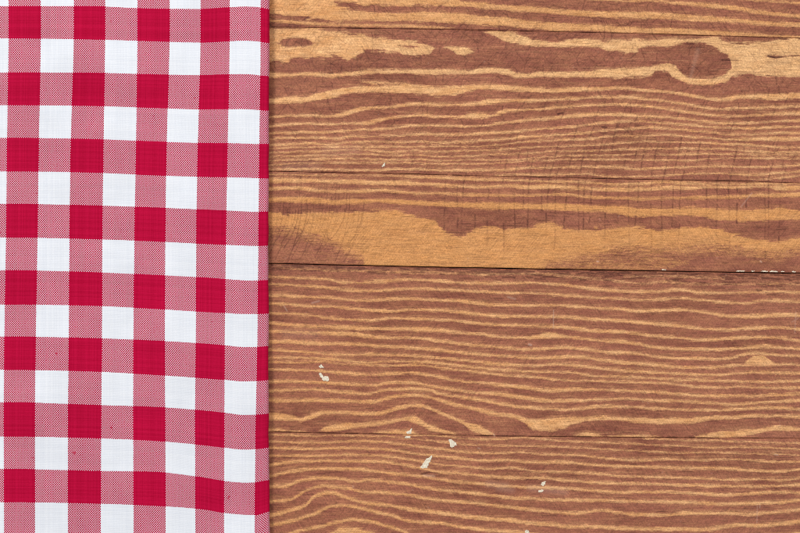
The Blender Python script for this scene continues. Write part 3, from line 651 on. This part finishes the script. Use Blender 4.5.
yk = np.array([-60, 21, 154, 222, 348, 416, 521, 600.])
cols = np.array([[8.8,41,74,105.3,137.5,169.8,200.7,229.8,260.7],
                 [8.8,41,74,105.3,137.5,169.8,200.7,229.8,260.7],
                 [7,38.8,70.6,103.5,136,166.6,197.7,227.6,259.3],
                 [6.4,37.9,69.7,102.6,134.7,165.6,196.5,226.3,258.6],
                 [4.4,35.8,68.8,102,133.5,165,195.8,224.8,257.3],
                 [3.9,35.1,68.1,101.4,133.3,165.3,195.1,224.5,255.8],
                 [4.2,35.1,68,101,133.7,165.7,195.4,224.1,254.7],
                 [4.2,35.1,68,101,133.7,165.7,195.4,224.1,254.2]])
xk = np.array([24.6, 88, 153, 200, 226, 245, 256, 268.])
rows = np.array([[6.3,6.3,8.8,9.1,7.6,6.7,7.0,9.3],[38.6,39.6,41.4,42.8,41.6,40.9,41.6,43.0],[72.6,72.8,74.4,75.2,74.5,74.2,75,76.3],
 [105.3,106,108,109.5,109.3,109.3,110,110.7],[137.9,139,141.4,143.0,143.2,143.6,144,144],[171.5,172.6,175.4,176.9,177.4,177.8,178.2,178.5],
 [203.9,205.3,207.4,209.4,210.5,211.4,211.8,211.7],[237.6,239,241.4,243.8,244.9,245.7,246,245.6],[270.2,272,274.8,277.2,279,280.4,280.6,280],
 [304.6,305.6,308.8,311.8,313.1,314,314,313.5],[336.5,337.9,340.4,343.2,345.3,347,347,346.2],[369.9,371.3,374.8,378,380,381.4,381,380],
 [402.1,404.6,406.7,410,412.8,414.8,414.6,413.5],[436.5,437.9,440.7,444.8,447.8,449.6,449,447.5],[468.8,470.6,471.6,476.8,481,482.6,482.2,480],
 [502.1,503.2,505.6,508.9,513,514.6,515,511.5]])
# continue the rows and columns outside the frame
def extend(M, n0, n1):
    a = [M[0]-(M[1]-M[0])*0-33.5*(i) for i in range(n0, 0, -1)]; e = [M[-1]+33.3*(i) for i in range(1, n1+1)]
    return np.vstack(a+[M]+e)
rowsE = extend(rows, 3, 3); r_idx = np.arange(-3, 16+3)
cE = np.concatenate([cols[:, :1]-32*np.arange(4, 0, -1)[None, :], cols], 1); c_idx = np.arange(-4, 9)
def colx(c, y):   # x of warp coordinate c at height y (arrays)
    out = np.zeros_like(y)
    tab = np.stack([smooth_interp(y.ravel(), yk, cE[:, i]) for i in range(cE.shape[1])], 0)
    cc = c.ravel(); i = np.clip(np.floor(cc).astype(int)+4, 0, cE.shape[1]-2); f = cc-(i-4)
    k = np.arange(cc.size)
    return (tab[i, k]*(1-f)+tab[i+1, k]*f).reshape(y.shape)
def rowy(r, x):
    tab = np.stack([smooth_interp(np.clip(x.ravel(), 24.6, 268), xk, rowsE[i]) for i in range(len(rowsE))], 0)
    rr = r.ravel(); i = np.clip(np.floor(rr).astype(int)+3, 0, len(rowsE)-2); f = rr-(i-3)
    k = np.arange(rr.size)
    return (tab[i, k]*(1-f)+tab[i+1, k]*f).reshape(x.shape)
TOPZ, RAD = 0.0030, 3.3    # height of the upper layer; radius of the fold in grid units
def edge_x(y): return vnoise(y+500, y*0, 17, 1, 95)*0.7 + np.interp(y, [-60, 0, 60, 154, 222, 300, 416, 480, 521, 600], [269.3, 269.3, 268.9, 268.4, 268.0, 268.2, 268.2, 268.7, 269.3, 269.6])
rs = np.arange(-2.6, 17.9, 1/12.)
cs_top = np.arange(-3.5, 8.10, 1/12.)
sects = []
Rg, Cg = np.meshgrid(rs, cs_top, indexing='ij')
Y0 = np.interp(rs, r_idx, rowsE[:, 3])[:, None] + 0*Cg
X = colx(Cg, Y0); Y = rowy(Rg, X); X = colx(Cg, Y)
ex = edge_x(Y[:, -1])
XL = X[:, -1]
# compress the fold: quarter arcs from the end of the flat part to the edge and back underneath
ang = np.linspace(0, math.pi, 19)[1:]
Xf, Yf, Zf, Cf = [], [], [], []
for a in ang:
    Xf.append((ex-RAD) + RAD*np.sin(a)); Zf.append(np.full(len(rs), TOPZ/2 + TOPZ/2*np.cos(a)))
    Yf.append(rowy(rs, np.minimum(Xf[-1], 268.0)))
    Cf.append(8.0 + ((ex-RAD) - colx(np.full_like(rs, 8.0), Y[:, -1]) + RAD*a)/31.5)
Xf, Yf, Zf, Cf = (np.stack(q, 1) for q in (Xf, Yf, Zf, Cf))
# clip flat part so that it ends before the fold begins
ncol = X.shape[1]
flatC = Cg.copy()
Zt = np.full(X.shape, TOPZ)
Xb = X[:, ::-1][:, 6:]; Yb = Y[:, ::-1][:, 6:]; Cb = 2*Cf[:, -1:] - (Cf[:, -1:]*0 + 8.1) + (8.1-Cg[:, ::-1][:, 6:])*1.0
Zb = np.full(Xb.shape, 0.0)
XX = np.concatenate([X, Xf, Xb], 1); YY = np.concatenate([Y, Yf, Yb], 1); ZZ = np.concatenate([Zt, Zf, Zb], 1)
CC = np.concatenate([Cg, Cf, Cb], 1); RRr = np.repeat(rs[:, None], XX.shape[1], 1)
# gentle waves: the upper layer billows a little, more where the rows dip near the fold
tf = np.clip(ZZ/TOPZ, 0, 1)
wave = (vnoise(XX+300, YY+300, 95, 60, 91)*1.1 + vnoise(XX+300, YY+300, 38, 70, 92)*0.55 + vnoise(XX+300, YY+300, 19, 24, 93)*0.26)*0.0013
wave += (0.00032+0.00030*(YY > 300)*np.clip((YY-300)/120, 0, 1))*np.exp(-((XX-246)/14)**2) - 0.00022*np.exp(-((XX-222)/12)**2)
ZZ = ZZ + wave*tf + 0.00042 + np.clip(vnoise(XX*0, YY+400, 1, 55, 96), -0.1, 1)*0.0008
per = (H-ZZ)/H
XW = XX*1.0
P = np.stack([wx(XX)*per, wy(YY)*per, ZZ], -1)
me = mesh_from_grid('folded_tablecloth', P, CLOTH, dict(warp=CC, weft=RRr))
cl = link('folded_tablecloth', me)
sol = cl.modifiers.new('thickness', 'SOLIDIFY'); sol.thickness = 0.00035; sol.offset = 0
cl['label'] = 'red and white gingham cotton cloth, folded along one edge, flat on the wooden boards'
cl['category'] = 'tablecloth'
